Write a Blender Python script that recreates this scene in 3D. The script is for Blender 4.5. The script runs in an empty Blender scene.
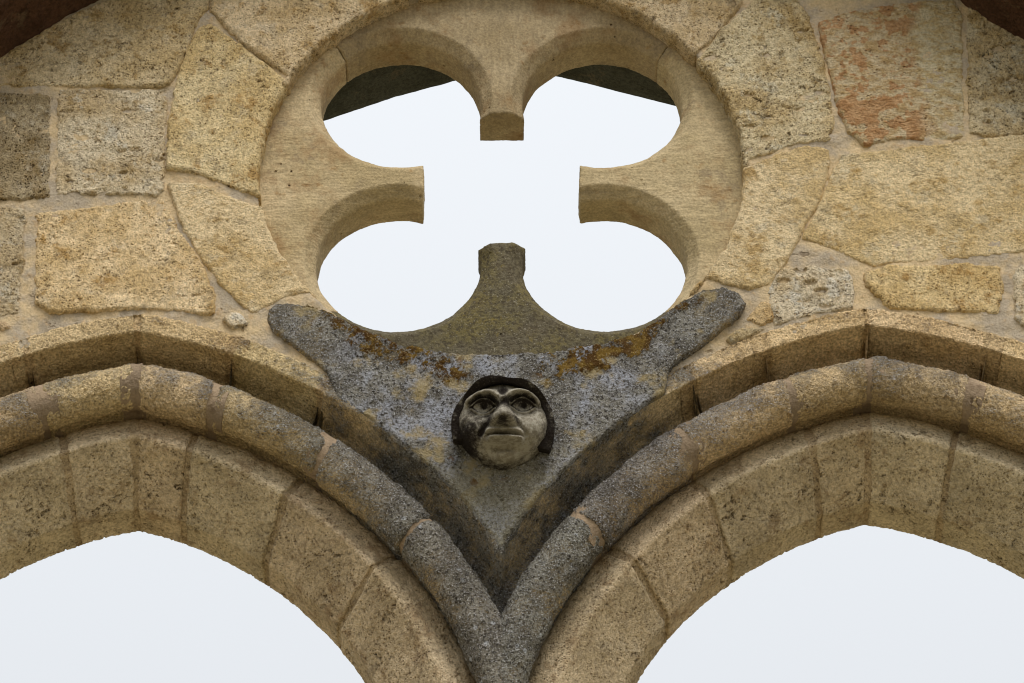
import bpy, bmesh, math, random
import numpy as np
from mathutils import Vector, Matrix, Euler

# ------------------------------------------------------------------ camera, sky, sun, exposure
SC = bpy.context.scene
COL = SC.collection
PITCH = math.radians(36.0)
LENS = 145.0
F = LENS / 36.0 * 1024.0
DIST = 13.6
FW = np.array([0, math.cos(PITCH), math.sin(PITCH)])
UP = np.array([0, -math.sin(PITCH), math.cos(PITCH)])
CAM = np.array([0.033, 0, 9.6]) - DIST * FW

cd = bpy.data.cameras.new('camera')
cd.lens = LENS
cd.sensor_width = 36.0
cd.clip_end = 2000
co = bpy.data.objects.new('camera', cd)
co.location = CAM
co.rotation_euler = (math.radians(90) + PITCH, 0, 0)
COL.objects.link(co)
SC.camera = co

W = bpy.data.worlds.new('World')
SC.world = W
W.use_nodes = True
nt = W.node_tree
for n in list(nt.nodes):
    nt.nodes.remove(n)
sky = nt.nodes.new('ShaderNodeTexSky')
sky.sky_type = 'NISHITA'
sky.sun_disc = False
sky.sun_elevation = math.radians(58)
sky.sun_rotation = math.radians(165)
bg1 = nt.nodes.new('ShaderNodeBackground')
bg1.inputs['Strength'].default_value = 0.07
nt.links.new(sky.outputs[0], bg1.inputs['Color'])
# thick cloud: brighter towards the zenith
tc = nt.nodes.new('ShaderNodeTexCoord')
sx = nt.nodes.new('ShaderNodeSeparateXYZ')
nt.links.new(tc.outputs['Generated'], sx.inputs[0])
mr = nt.nodes.new('ShaderNodeMapRange')
mr.inputs['From Min'].default_value = 0.0
mr.inputs['From Max'].default_value = 1.0
mr.inputs['To Min'].default_value = 0.46
mr.inputs['To Max'].default_value = 1.34
nt.links.new(sx.outputs['Z'], mr.inputs['Value'])
bg2 = nt.nodes.new('ShaderNodeBackground')
bg2.inputs['Color'].default_value = (0.632, 0.654, 0.680, 1)
nt.links.new(mr.outputs[0], bg2.inputs['Strength'])
mx = nt.nodes.new('ShaderNodeMixShader')
mx.inputs[0].default_value = 0.93
nt.links.new(bg1.outputs[0], mx.inputs[1])
nt.links.new(bg2.outputs[0], mx.inputs[2])
wo = nt.nodes.new('ShaderNodeOutputWorld')
nt.links.new(mx.outputs[0], wo.inputs['Surface'])

sd = bpy.data.lights.new('sun', 'SUN')
sd.energy = 1.5
sd.angle = math.radians(30)
sd.color = (1.0, 0.96, 0.9)
so = bpy.data.objects.new('sun', sd)
so.rotation_euler = (math.radians(90 - 58), 0, math.radians(15))
so.location = (2, -8, 18)
COL.objects.link(so)

SC.view_settings.view_transform = 'Standard'
SC.view_settings.look = 'None'
SC.view_settings.exposure = 0.55
SC.view_settings.gamma = 1.0
SC.cycles.max_bounces = 6
SC.cycles.filter_width = 1.1

# ------------------------------------------------------------------ numeric helpers
random.seed(7)
RNG = np.random.RandomState(11)


def un(px, py, Y=0.0):
    """where the sight line through a measured point of the photograph meets the plane y = Y"""
    d = FW + (px - 512) / F * np.array([1, 0, 0]) + (341.5 - py) / F * UP
    t = (Y - CAM[1]) / d[1]
    return CAM + t * d


def uxz(pts, Y=0.0):
    out = []
    for p in pts:
        q = un(p[0], p[1], Y)
        out.append((q[0], q[2]))
    return np.array(out)


def hash3(ix, iy, iz, seed):
    h = (ix.astype(np.int64) * 374761393 + iy.astype(np.int64) * 668265263 +
         iz.astype(np.int64) * 2147483647 + seed * 1274126177) & 0xffffffff
    h = ((h ^ (h >> 13)) * 1274126177) & 0xffffffff
    h = h ^ (h >> 16)
    return (h & 0xffff) / 32767.5 - 1.0


def vnoise(x, y, z, seed=0):
    xi, yi, zi = np.floor(x), np.floor(y), np.floor(z)
    fx, fy, fz = x - xi, y - yi, z - zi
    fx = fx * fx * fx * (fx * (fx * 6 - 15) + 10)
    fy = fy * fy * fy * (fy * (fy * 6 - 15) + 10)
    fz = fz * fz * fz * (fz * (fz * 6 - 15) + 10)
    r = 0
    for a in (0, 1):
        for b in (0, 1):
            for c in (0, 1):
                w = (fx if a else 1 - fx) * (fy if b else 1 - fy) * (fz if c else 1 - fz)
                r = r + w * hash3(xi + a, yi + b, zi + c, seed)
    return r


def fbm(P, scale, octv=3, seed=0):
    x, y, z = P[..., 0] * scale, P[..., 1] * scale, P[..., 2] * scale
    a, r, t = 1.0, 0, 0
    for o in range(octv):
        r = r + a * vnoise(x, y, z, seed + o * 17)
        t += a
        a *= 0.5
        x, y, z = x * 2.03 + 5.1, y * 2.03 + 1.7, z * 2.03 + 9.2
    return r / t


def sstep(a, b, x):
    t = np.clip((x - a) / (b - a), 0, 1)
    return t * t * (3 - 2 * t)


def poly_sdf(poly, X, Z):
    n = len(poly)
    d = np.full(X.shape, 1e9)
    ins = np.zeros(X.shape, bool)
    for i in range(n):
        ax, az = poly[i]
        bx, bz = poly[(i + 1) % n]
        ex, ez = bx - ax, bz - az
        t = np.clip(((X - ax) * ex + (Z - az) * ez) / (ex * ex + ez * ez + 1e-12), 0, 1)
        d = np.minimum(d, np.hypot(X - ax - t * ex, Z - az - t * ez))
        cond = ((az > Z) != (bz > Z))
        xx = ax + (Z - az) / (ez if abs(ez) > 1e-9 else 1e-9) * ex
        ins ^= cond & (X < xx)
    return np.where(ins, -d, d)


# ------------------------------------------------------------------ object helpers
def tag(o, label=None, cat=None, group=None, kind=None):
    if label: o['label'] = label
    if cat: o['category'] = cat
    if group: o['group'] = group
    o['kind'] = kind or 'thing'
    return o


def empty(name, loc):
    o = bpy.data.objects.new(name, None)
    o.empty_display_size = 0.2
    o.location = loc
    COL.objects.link(o)
    return o


def link_mesh(name, verts, faces, mat, parent=None, tint=(1, 1, 1), smooth=True):
    me = bpy.data.meshes.new(name)
    off = np.array(parent.location if parent is not None else (0, 0, 0))
    V = np.asarray(verts) - off
    if isinstance(faces, np.ndarray):
        nf = len(faces)
        me.vertices.add(len(V))
        me.vertices.foreach_set('co', V.astype(np.float32).ravel())
        me.loops.add(nf * 4)
        me.loops.foreach_set('vertex_index', faces.astype(np.int32).ravel())
        me.polygons.add(nf)
        me.polygons.foreach_set('loop_start', np.arange(0, nf * 4, 4, dtype=np.int32))
        me.update(calc_edges=True)
        me.validate()
    else:
        me.from_pydata([tuple(v) for v in V], [], faces)
        me.validate()
        me.update()
    me.polygons.foreach_set('use_smooth', [smooth] * len(me.polygons))
    me.materials.append(mat)
    o = bpy.data.objects.new(name, me)
    o.color = (tint[0], tint[1], tint[2], 1)
    COL.objects.link(o)
    if parent is not None:
        o.parent = parent
    return o


def field_mesh(sdf, hfun, bbox, h, ydepth, ring=0.02, back=False, xform=None):
    """slab cut to the outline sdf<0; front surface from hfun, sides run back to y = ydepth"""
    x0, x1, z0, z1 = bbox
    xs = np.arange(x0, x1 + h, h)
    zs = np.arange(z0, z1 + h, h)
    X, Z = np.meshgrid(xs, zs)
    D = sdf(X, Z)
    cell = (D[:-1, :-1] + D[1:, :-1] + D[:-1, 1:] + D[1:, 1:]) / 4 < 0
    nz, nx = X.shape
    cnt = np.zeros((nz, nx), int)
    for a in (0, 1):
        for b in (0, 1):
            cnt[a:nz - 1 + a, b:nx - 1 + b] += cell
    used = cnt > 0
    bnd = used & (cnt < 4)
    bx, bz = X[bnd].copy(), Z[bnd].copy()
    e = h * 0.2
    for it in range(4):
        d = sdf(bx, bz)
        gx = (sdf(bx + e, bz) - sdf(bx - e, bz)) / (2 * e)
        gz = (sdf(bx, bz + e) - sdf(bx, bz - e)) / (2 * e)
        g2 = np.maximum(gx * gx + gz * gz, 0.3)
        sx_ = np.clip(d * gx / g2, -0.8 * h, 0.8 * h)
        sz_ = np.clip(d * gz / g2, -0.8 * h, 0.8 * h)
        bx, bz = bx - sx_, bz - sz_
    X, Z = X.copy(), Z.copy()
    X[bnd], Z[bnd] = bx, bz
    idx = -np.ones((nz, nx), int)
    idx[used] = np.arange(used.sum())
    ux, uz = X[used], Z[used]
    ud = np.minimum(sdf(ux, uz), 0)
    ud[bnd[used]] = 0
    uy = hfun(ux, uz, ud)
    V = [np.c_[ux, uy, uz]]
    cz, cx = np.nonzero(cell)
    a, b, c, d = idx[cz, cx], idx[cz, cx + 1], idx[cz + 1, cx + 1], idx[cz + 1, cx]
    FA = [np.c_[a, b, c, d]]
    n0 = len(ux)
    # directed boundary edges
    E = np.concatenate([np.c_[a, b], np.c_[b, c], np.c_[c, d], np.c_[d, a]])
    key = E[:, 0].astype(np.int64) * n0 + E[:, 1]
    rev = E[:, 1].astype(np.int64) * n0 + E[:, 0]
    bd = E[~np.isin(key, rev)]
    bv = np.unique(bd)
    mp = -np.ones(n0, int)
    mp[bv] = np.arange(len(bv))
    ymax = float(uy.max())
    nr = max(1, int(math.ceil((ydepth - float(uy[bv].min())) / ring)))
    prev = bv
    base = n0
    P0 = V[0][bv]
    for k in range(1, nr + 1):
        t = k / nr
        Pk = P0.copy()
        Pk[:, 1] = P0[:, 1] * (1 - t) + ydepth * t
        V.append(Pk)
        cur = base + np.arange(len(bv))
        FA.append(np.c_[prev[mp[bd[:, 1]]], prev[mp[bd[:, 0]]], cur[mp[bd[:, 0]]], cur[mp[bd[:, 1]]]])
        prev = cur
        base += len(bv)
    if back:
        inner = np.setdiff1d(np.arange(n0), bv)
        m2 = np.zeros(n0, int)
        m2[bv] = prev[mp[bv]]
        Pi = V[0][inner].copy()
        Pi[:, 1] = ydepth
        V.append(Pi)
        m2[inner] = base + np.arange(len(inner))
        f = m2[FA[0]]
        FA.append(f[:, ::-1])
    V = np.concatenate(V)
    if xform is not None:
        V = xform(V)
    return V, np.concatenate(FA)


# ------------------------------------------------------------------ materials
class G:
    """small node-graph builder"""

    def __init__(self, name):
        self.m = bpy.data.materials.new(name)
        self.m.use_nodes = True
        self.m.displacement_method = 'BOTH'
        self.t = self.m.node_tree
        for n in list(self.t.nodes):
            self.t.nodes.remove(n)
        self.geo = self.t.nodes.new('ShaderNodeNewGeometry')
        self.pos = self.geo.outputs['Position']
        self.nrm = self.geo.outputs['Normal']

    def put(self, sock, v):
        if hasattr(v, 'is_output') or isinstance(v, bpy.types.NodeSocket):
            self.t.links.new(v, sock)
        elif isinstance(v, (tuple, list)):
            sock.default_value = tuple(v) + ((1,) if len(v) == 3 and len(sock.default_value) == 4 else ())
        else:
            sock.default_value = v

    def math(self, op, a, b=0.0, clamp=False):
        n = self.t.nodes.new('ShaderNodeMath')
        n.operation = op
        n.use_clamp = clamp
        self.put(n.inputs[0], a)
        self.put(n.inputs[1], b)
        return n.outputs[0]

    def vmath(self, op, a, b):
        n = self.t.nodes.new('ShaderNodeVectorMath')
        n.operation = op
        self.put(n.inputs[0], a)
        self.put(n.inputs[1], b)
        return n.outputs[0]

    def noise(self, scale, detail=3, rough=0.55, vec=None, dist=0.0):
        n = self.t.nodes.new('ShaderNodeTexNoise')
        n.inputs['Scale'].default_value = scale
        n.inputs['Detail'].default_value = detail
        n.inputs['Roughness'].default_value = rough
        n.inputs['Distortion'].default_value = dist
        self.t.links.new(vec if vec is not None else self.pos, n.inputs['Vector'])
        return n.outputs['Fac']

    def voro(self, scale, vec=None, rnd=1.0):
        n = self.t.nodes.new('ShaderNodeTexVoronoi')
        n.inputs['Scale'].default_value = scale
        n.inputs['Randomness'].default_value = rnd
        self.t.links.new(vec if vec is not None else self.pos, n.inputs['Vector'])
        return n.outputs['Distance']

    def ss(self, v, a, b, lo=0.0, hi=1.0):
        n = self.t.nodes.new('ShaderNodeMapRange')
        n.interpolation_type = 'SMOOTHSTEP'
        self.put(n.inputs['Value'], v)
        n.inputs['From Min'].default_value = a
        n.inputs['From Max'].default_value = b
        n.inputs['To Min'].default_value = lo
        n.inputs['To Max'].default_value = hi
        return n.outputs[0]

    def mix(self, f, a, b, mode='MIX'):
        n = self.t.nodes.new('ShaderNodeMix')
        n.data_type = 'RGBA'
        n.blend_type = mode
        self.put(n.inputs[0], f)
        self.put(n.inputs[6], a)
        self.put(n.inputs[7], b)
        return n.outputs[2]

    def add(self, *a):
        r = a[0]
        for x in a[1:]:
            r = self.math('ADD', r, x)
        return r

    def mul(self, *a):
        r = a[0]
        for x in a[1:]:
            r = self.math('MULTIPLY', r, x)
        return r

    def scaled(self, v):
        return self.vmath('MULTIPLY', self.pos, v)

    def xyz(self):
        n = self.t.nodes.new('ShaderNodeSeparateXYZ')
        self.t.links.new(self.pos, n.inputs[0])
        return n.outputs

    def tint(self, c):
        n = self.t.nodes.new('ShaderNodeObjectInfo')
        return self.mix(1.0, c, n.outputs['Color'], 'MULTIPLY')

    def shift(self):
        """different grain on every block"""
        n = self.t.nodes.new('ShaderNodeObjectInfo')
        c = self.t.nodes.new('ShaderNodeCombineXYZ')
        r = self.math('MULTIPLY', n.outputs['Random'], 37.0)
        for i in range(3):
            self.t.links.new(r, c.inputs[i])
        self.pos0 = self.pos
        self.pos = self.vmath('ADD', self.pos, c.outputs[0])

    def out(self, col, height, rough=0.92):
        b = self.t.nodes.new('ShaderNodeBsdfPrincipled')
        self.put(b.inputs['Base Color'], col)
        self.put(b.inputs['Roughness'], rough)
        b.inputs['Specular IOR Level'].default_value = 0.15
        o = self.t.nodes.new('ShaderNodeOutputMaterial')
        self.t.links.new(b.outputs[0], o.inputs['Surface'])
        if height is not None:
            d = self.t.nodes.new('ShaderNodeDisplacement')
            self.put(d.inputs['Height'], height)
            d.inputs['Midlevel'].default_value = 0.0
            d.inputs['Scale'].default_value = 1.0
            self.t.links.new(d.outputs[0], o.inputs['Displacement'])
        return self.m


def hexc(s):
    s = s.lstrip('#')
    r = []
    for i in (0, 2, 4):
        c = int(s[i:i + 2], 16) / 255
        r.append(c / 12.92 if c <= 0.04045 else ((c + 0.055) / 1.055) ** 2.4)
    return tuple(r)


def hx(s, sat=1.0, val=1.0):
    """a hand-mixed tone, its saturation and value trimmed, nudged a little towards red"""
    c = [k / 255 for k in s] if isinstance(s, tuple) else [int(s[i:i + 2], 16) / 255 for i in (1, 3, 5)]
    m = max(c)
    c = [min(1.0, (m - (m - k) * sat) * val) for k in c]
    c[1] *= 0.985
    return tuple(k / 12.92 if k <= 0.04045 else ((k + 0.055) / 1.055) ** 2.4 for k in c)


def stone_mat(name, light, mid, ochre, pits=1.0, grain=1.0, coarse=1.0, speck=0.5, stretch=(1, 1, 0.9), white=0.3, gouge=0.0):
    """rough limestone: blotchy tones, pits with dirt in them, crumbly grain"""
    g = G(name)
    g.shift()
    sv = g.scaled(stretch)
    n_big = g.noise(5.5, 3, 0.6)
    n_med = g.noise(19, 4, 0.65, sv)
    n_fin = g.noise(80, 4, 0.72, sv)
    n_vf = g.noise(240, 2, 0.7)
    c = g.mix(g.ss(n_big, 0.38, 0.64), light, mid)
    c = g.mix(g.ss(n_med, 0.55, 0.72, 0, 0.75), c, ochre)
    # pale scoured patches and rusty stains
    n_r = g.noise(8, 5, 0.7, g.vmath('ADD', sv, (4.0, 2.0, 7.0)))
    c = g.mix(g.ss(n_r, 0.54, 0.66, 0, 0.75), c, ochre)
    n_w = g.noise(11, 5, 0.7, sv)
    c = g.mix(g.ss(n_w, 0.54, 0.66, 0, white), c, hexc('#cdc6b6'))
    n_k = g.noise(10, 5, 0.75, g.vmath('ADD', sv, (9.0, 5.0, 1.0)))
    c = g.mix(g.ss(n_k, 0.57, 0.68, 0, 0.45), c, hexc('#7a6c55'))
    # crumb tones
    v = g.ss(n_fin, 0.36, 0.70, 1.15, 0.66)
    v2 = g.ss(n_vf, 0.34, 0.66, 1.12, 0.86)
    c = g.mix(1.0, c, g.vmath('SCALE', (1, 1, 1), 1.0) if False else g_comb(g, g.mul(v, v2)), 'MULTIPLY')
    # pits
    vd = g.noise(44, 4, 0.6, g.scaled((0.8, 1, 1.3)), 0.6)
    pit_zone = g.ss(g.noise(9, 3, 0.6), 0.44, 0.62)
    pit = g.mul(g.ss(vd, 0.585, 0.66), pit_zone, pits)
    vd2 = g.voro(92, sv)
    pit2 = g.mul(g.ss(vd2, 0.36, 0.14), g.ss(g.noise(15, 2, 0.5), 0.34, 0.56), pits)
    dark = g.math('MULTIPLY', g.add(g.mul(pit, 0.7), g.mul(pit2, 0.62)), 1.0, True)
    c = g.mix(dark, c, hexc('#4a3a24'))
    gz = 0.0
    if gouge:
        gv = g.vmath('ADD', g.scaled((0.6, 1, 1.35)), g_comb(g, g.mul(n_med, 0.05)))
        gz = g.mul(g.ss(g.voro(17, gv), 0.30, 0.12), g.ss(g.noise(7, 2), 0.40, 0.55), gouge)
        c = g.mix(g.mul(gz, 0.5), c, hexc('#6b5a40'))
    # dark lichen specks
    sp = g.ss(g.noise(150, 2, 0.6), 0.62, 0.70, 0, speck)
    c = g.mix(sp, c, hexc('#2b261d'))
    c = g.tint(c)
    hgt = g.add(g.mul(g.math('SUBTRACT', n_big, 0.5), 0.016 * coarse),
                g.mul(g.math('SUBTRACT', n_med, 0.5), 0.016 * coarse),
                g.mul(g.math('SUBTRACT', n_fin, 0.5), -0.0100 * grain),
                g.mul(g.math('SUBTRACT', n_vf, 0.5), -0.0036 * grain),
                g.mul(pit, -0.0100), g.mul(pit2, -0.0055), g.mul(gz, -0.018))
    return g.out(c, hgt)


def g_comb(g, v):
    n = g.t.nodes.new('ShaderNodeCombineXYZ')
    for i in range(3):
        g.t.links.new(v, n.inputs[i])
    return n.outputs[0]


def tracery_mat(name, light, mid, stretch, grey=0.0):
    """dressed stone with fine tool strokes"""
    g = G(name)
    sv = g.scaled(stretch)
    n_big = g.noise(3.2, 3, 0.6)
    n_tool = g.noise(42, 3, 0.6, sv)
    n_fin = g.noise(120, 3, 0.6)
    n_med = g.noise(24, 3, 0.6)
    c = g.mix(g.ss(n_big, 0.36, 0.66), light, mid)
    c = g.mix(g.ss(n_med, 0.6, 0.75, 0, 0.5), c, hexc('#8a6532'))
    c = g.mix(1.0, c, g_comb(g, g.mul(g.ss(n_tool, 0.32, 0.68, 1.09, 0.88), g.ss(n_fin, 0.3, 0.7, 1.16, 0.80))), 'MULTIPLY')
    c = g.mix(g.ss(g.noise(4.5, 5, 0.7, g.vmath('ADD', g.pos, (7, 3, 1))), 0.50, 0.66, 0, 0.45), c, hx((142, 108, 66)))
    c = g.mix(g.ss(g.noise(6.5, 5, 0.75, g.vmath('ADD', g.pos, (2, 8, 5))), 0.54, 0.68, 0, 0.4), c, hx((122, 112, 96)))
    holes = g.mul(g.ss(g.voro(24), 0.13, 0.07), g.ss(g.noise(7, 2), 0.55, 0.62))
    c = g.mix(g.mul(holes, 0.75), c, hexc('#3a2a18'))
    if grey:
        n = g.noise(60, 4, 0.7)
        n2 = g.noise(8, 4, 0.6)
        n3 = g.noise(170, 2, 0.6)
        gc = g.mix(g.ss(n2, 0.38, 0.62), hexc('#5f5a4b'), hexc('#6d6440'))
        gc = g.mix(g.ss(n, 0.40, 0.66), gc, hexc('#3f3a30'))
        gc = g.mix(g.ss(n3, 0.60, 0.72, 0, 0.7), gc, hexc('#a19c8d'))
        gc = g.mix(g.ss(g.noise(17, 4, 0.7), 0.60, 0.70, 0, 0.7), gc, hexc('#7a6a2c'))
        c = g.mix(grey, c, gc)
    c = g.tint(c)
    hgt = g.add(g.mul(g.math('SUBTRACT', n_big, 0.5), 0.008), g.mul(g.math('SUBTRACT', n_tool, 0.5), -0.0040),
                g.mul(g.math('SUBTRACT', n_fin, 0.5), -0.0032 - 0.002 * grey), g.mul(holes, -0.006))
    return g.out(c, hgt)


def weathered_mat(name, light, mid, ochre, near=1.0, base=0.0, rough=1.0, moss=False, reach=(1.12, 0.42), up=0.75):
    """arch stone that turns crusted grey, with black algae and blue white lichen near the middle and on its upper sides"""
    g = G(name)
    X, Y, Z = g.xyz()
    sn = g.t.nodes.new('ShaderNodeSeparateXYZ')
    g.t.links.new(g.nrm, sn.inputs[0])
    n_big = g.noise(6, 3, 0.6)
    n_med = g.noise(26, 4, 0.65)
    n_fin = g.noise(100, 3, 0.7)
    n_vf = g.noise(270, 2, 0.7)
    c = g.mix(g.ss(n_big, 0.38, 0.64), light, mid)
    c = g.mix(g.ss(n_med, 0.56, 0.72, 0, 0.6), c, ochre)
    # crust amount
    ax = g.math('ABSOLUTE', X)
    cen = g.ss(ax, reach[0], reach[1])
    upw = g.ss(sn.outputs['Z'], -0.75, 0.35)
    crust_shade = g.add(g.mul(cen, near), g.mul(upw, up), base, g.mul(g.math('SUBTRACT', n_big, 0.5), 1.5),
                  g.mul(g.math('SUBTRACT', n_med, 0.5), 1.0))
    cm = g.ss(crust_shade, 0.38, 0.88)
    n_l = g.noise(95, 4, 0.75)
    n_l2 = g.noise(165, 3, 0.75)
    gc = g.mix(g.ss(g.noise(10, 4, 0.65), 0.4, 0.6), hx((138, 136, 124)), hx((106, 103, 93)))
    gc = g.mix(g.ss(n_l, 0.48, 0.60, 0, 0.88), gc, hx((44, 39, 34)))
    gc = g.mix(g.ss(n_l2, 0.55, 0.62, 0, 0.8), gc, hx((184, 186, 184)))
    if moss:
        # blue white lichen patches
        bl = g.mul(g.ss(g.noise(7.5, 4, 0.65), 0.46, 0.60), g.ss(n_l, 0.62, 0.44), g.ss(ax, 0.62, 0.40))
        gc = g.mix(g.mul(bl, 0.8), gc, hx((170, 176, 184)))
        # tan bare patches
        tn = g.ss(g.noise(8.5, 4, 0.6, g.vmath('ADD', g.pos, (3, 9, 4))), 0.54, 0.66, 0, 0.8)
        gc = g.mix(tn, gc, hexc('#a8966c'))
        # bare lower tip of the block
        tip = g.mul(g.ss(g.add(Z, g.mul(g.math('SUBTRACT', n_med, 0.5), 0.5)), 9.20, 9.02), g.ss(sn.outputs['Y'], -0.5, -0.8))
        gc = g.mix(g.mul(tip, 0.9), gc, g.mix(g.ss(n_fin, 0.4, 0.6), hx((160, 156, 132)), hx((122, 116, 90))))
        # orange and brown moss along the ledge under the window
        dx = X
        dz = g.math('SUBTRACT', Z, 10.257)
        R = g.math('SQRT', g.add(g.mul(dx, dx), g.mul(dz, dz)))
        led = g.mul(g.ss(g.math('ABSOLUTE', g.math('SUBTRACT', R, 0.775)), 0.12, 0.02), g.ss(ax, 0.78, 0.5), g.ss(ax, 0.04, 0.22))
        mo = g.ss(g.add(g.noise(17, 6, 0.75), g.mul(led, 0.17)), 0.60, 0.67)
        mo = g.mul(mo, g.ss(led, 0.05, 0.35))
        mcol = g.mix(g.ss(g.noise(24, 3), 0.42, 0.58), hexc('#4f3614'), hx((116, 92, 38)))
        mcol = g.mix(g.ss(n_l2, 0.55, 0.7, 0, 0.6), mcol, hexc('#cdb67e'))
        gc = g.mix(mo, gc, mcol)
        spot = g.mul(g.ss(g.voro(9, g.vmath('ADD', g.pos, g_comb(g, g.mul(n_med, 0.12)))), 0.22, 0.14), g.ss(g.noise(4, 2), 0.5, 0.58))
        gc = g.mix(g.mul(spot, 0.7), gc, hexc('#6b4c22'))
    else:
        mo = None
        # scattered pale rosettes
        ro = g.mul(g.ss(g.voro(19), 0.20, 0.12), g.ss(g.noise(6, 2), 0.52, 0.58), g.ss(n_l, 0.62, 0.45))
        gc = g.mix(g.mul(ro, 0.8), gc, hexc('#b9bdc4'))
    v = g.ss(n_fin, 0.33, 0.68, 1.26, 0.6)
    v2 = g.ss(n_vf, 0.34, 0.66, 1.2, 0.76)
    c = g.mix(1.0, c, g_comb(g, g.mul(v, v2)), 'MULTIPLY')
    vd2 = g.voro(80)
    pit2 = g.mul(g.ss(vd2, 0.34, 0.14), g.ss(g.noise(13, 2, 0.5), 0.46, 0.62))
    c = g.mix(g.mul(pit2, 0.6), c, hexc('#4a3a24'))
    c = g.mix(cm, c, gc)
    c = g.tint(c)
    hgt = g.add(g.mul(g.math('SUBTRACT', n_big, 0.5), 0.018 * rough), g.mul(g.math('SUBTRACT', n_med, 0.5), 0.016 * rough),
                g.mul(g.math('SUBTRACT', n_fin, 0.5), -0.0110 * rough), g.mul(g.math('SUBTRACT', n_vf, 0.5), -0.0038),
                g.mul(pit2, -0.004), g.mul(g.math('SUBTRACT', n_l, 0.5), g.mul(cm, 0.010)))
    if mo is not None:
        hgt = g.add(hgt, g.mul(mo, 0.006))
    return g.out(c, hgt)


def mortar_mat(name, a, b, c3):
    g = G(name)
    n_big = g.noise(7, 4, 0.6)
    n_fin = g.noise(110, 3, 0.7)
    n_med = g.noise(22, 4, 0.6)
    c = g.mix(g.ss(n_big, 0.4, 0.6), a, b)
    c = g.mix(g.ss(n_med, 0.55, 0.7, 0, 0.7), c, c3)
    c = g.mix(1.0, c, g_comb(g, g.ss(n_fin, 0.3, 0.7, 1.12, 0.84)), 'MULTIPLY')
    cr = g.mul(g.ss(g.noise(17, 5, 0.6), 0.30, 0.36, 1, 0), 0.5)
    c = g.mix(cr, c, hexc('#4a3622'))
    c = g.tint(c)
    hgt = g.add(g.mul(g.math('SUBTRACT', n_big, 0.5), 0.010), g.mul(g.math('SUBTRACT', n_med, 0.5), 0.010),
                g.mul(g.math('SUBTRACT', n_fin, 0.5), -0.004), g.mul(cr, -0.008))
    return g.out(c, hgt)


def red_mat():
    g = G('reddened_limestone')
    n_big = g.noise(4.2, 4, 0.6, g.vmath('ADD', g.pos, (1.3, 0, 2.2)))
    n_med = g.noise(20, 4, 0.65, g.scaled((1, 1, 1.8)))
    n_fin = g.noise(100, 3, 0.7)
    X, Y, Z = g.xyz()
    side = g.ss(X, 1.50, 1.33)
    red = g.mix(g.ss(n_med, 0.4, 0.62), hx((180, 146, 104)), hx((160, 122, 80)))
    pale = g.mix(g.ss(n_med, 0.4, 0.62), hexc('#c4b798'), hexc('#b39c70'))
    veins = g.ss(g.math('ABSOLUTE', g.math('SUBTRACT', g.noise(6, 4, 0.65), 0.5)), 0.03, 0.075)
    m = g.mul(g.ss(g.add(side, g.mul(g.math('SUBTRACT', n_big, 0.5), 1.6)), -0.05, 0.50), g.ss(veins, 0, 1, 0.25, 1))
    c = g.mix(m, pale, red)
    c = g.mix(1.0, c, g_comb(g, g.ss(n_fin, 0.3, 0.72, 1.18, 0.72)), 'MULTIPLY')
    pit = g.mul(g.ss(g.voro(60, g.scaled((1, 1, 1.6))), 0.32, 0.15), g.ss(g.noise(12, 2), 0.5, 0.62))
    c = g.mix(g.mul(pit, 0.6), c, hexc('#4a3322'))
    hgt = g.add(g.mul(g.math('SUBTRACT', n_big, 0.5), 0.02), g.mul(g.math('SUBTRACT', n_med, 0.5), 0.018),
                g.mul(g.math('SUBTRACT', n_fin, 0.5), -0.007), g.mul(pit, -0.005))
    return g.out(c, hgt)


M = {}
M['warm'] = stone_mat('warm_limestone', hx('#c9b383', 0.72, 1.10), hx('#b59a62', 0.74, 1.10), hx('#a37f3e', 0.86, 1.02), pits=0.9)
M['ochre'] = stone_mat('ochre_limestone', hx('#c7b074', 0.68, 1.10), hx('#b89b5a', 0.72, 1.10), hx('#a07a3a', 0.90, 1.02), pits=0.9, white=0.25)
M['pale'] = stone_mat('pale_limestone', hx('#cbbf9f', 0.92, 1.04), hx('#bba67a', 0.88, 1.04), hx('#a68b55', 0.9, 1.0), pits=1.0, coarse=1.5, white=0.75, gouge=1.0)
M['pitted'] = stone_mat('pitted_limestone', hx('#b3a37e', 0.9, 1.05), hx('#9c8a62', 0.9, 1.05), hx('#8f7646', 0.9, 1.0), pits=1.5, coarse=1.6, grain=1.5, white=0.4)
M['smooth'] = stone_mat('bedded_limestone', hx('#cdb98c', 0.76, 1.08), hx('#bda36c', 0.78, 1.08), hx('#ab8a4c', 0.84, 1.02), pits=0.4, coarse=1.0,
                        stretch=(1, 1, 1.15), white=0.4)
M['red'] = red_mat()
M['mortar'] = mortar_mat('sandy_mortar', hx('#bfa87a', 0.84, 1.08), hx('#a3967c', 0.84, 1.08), hx('#b3976a', 0.88, 1.06))
M['arch_mortar'] = mortar_mat('orange_mortar', hx('#b08a55', 0.56, 1.0), hx('#9c7a4a', 0.54, 1.0), hx('#86653a', 0.6, 1.0))
M['tr_v'] = tracery_mat('dressed_stone_upright_strokes', hx('#b8a67e', 0.86, 1.0), hx('#a6936a', 0.86, 1.0), (1.4, 1, 0.34))
M['tr_h'] = tracery_mat('dressed_stone_level_strokes', hx((190, 175, 134), 0.86, 1.03), hx((170, 155, 112), 0.86, 1.03), (0.34, 1, 1.4))
M['tr_g'] = tracery_mat('dressed_stone_grey_crust', hx('#a8935f', 0.82, 1.02), hx('#8f7d52', 0.82, 1.02), (1.0, 1, 0.5), grey=0.88)
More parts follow.
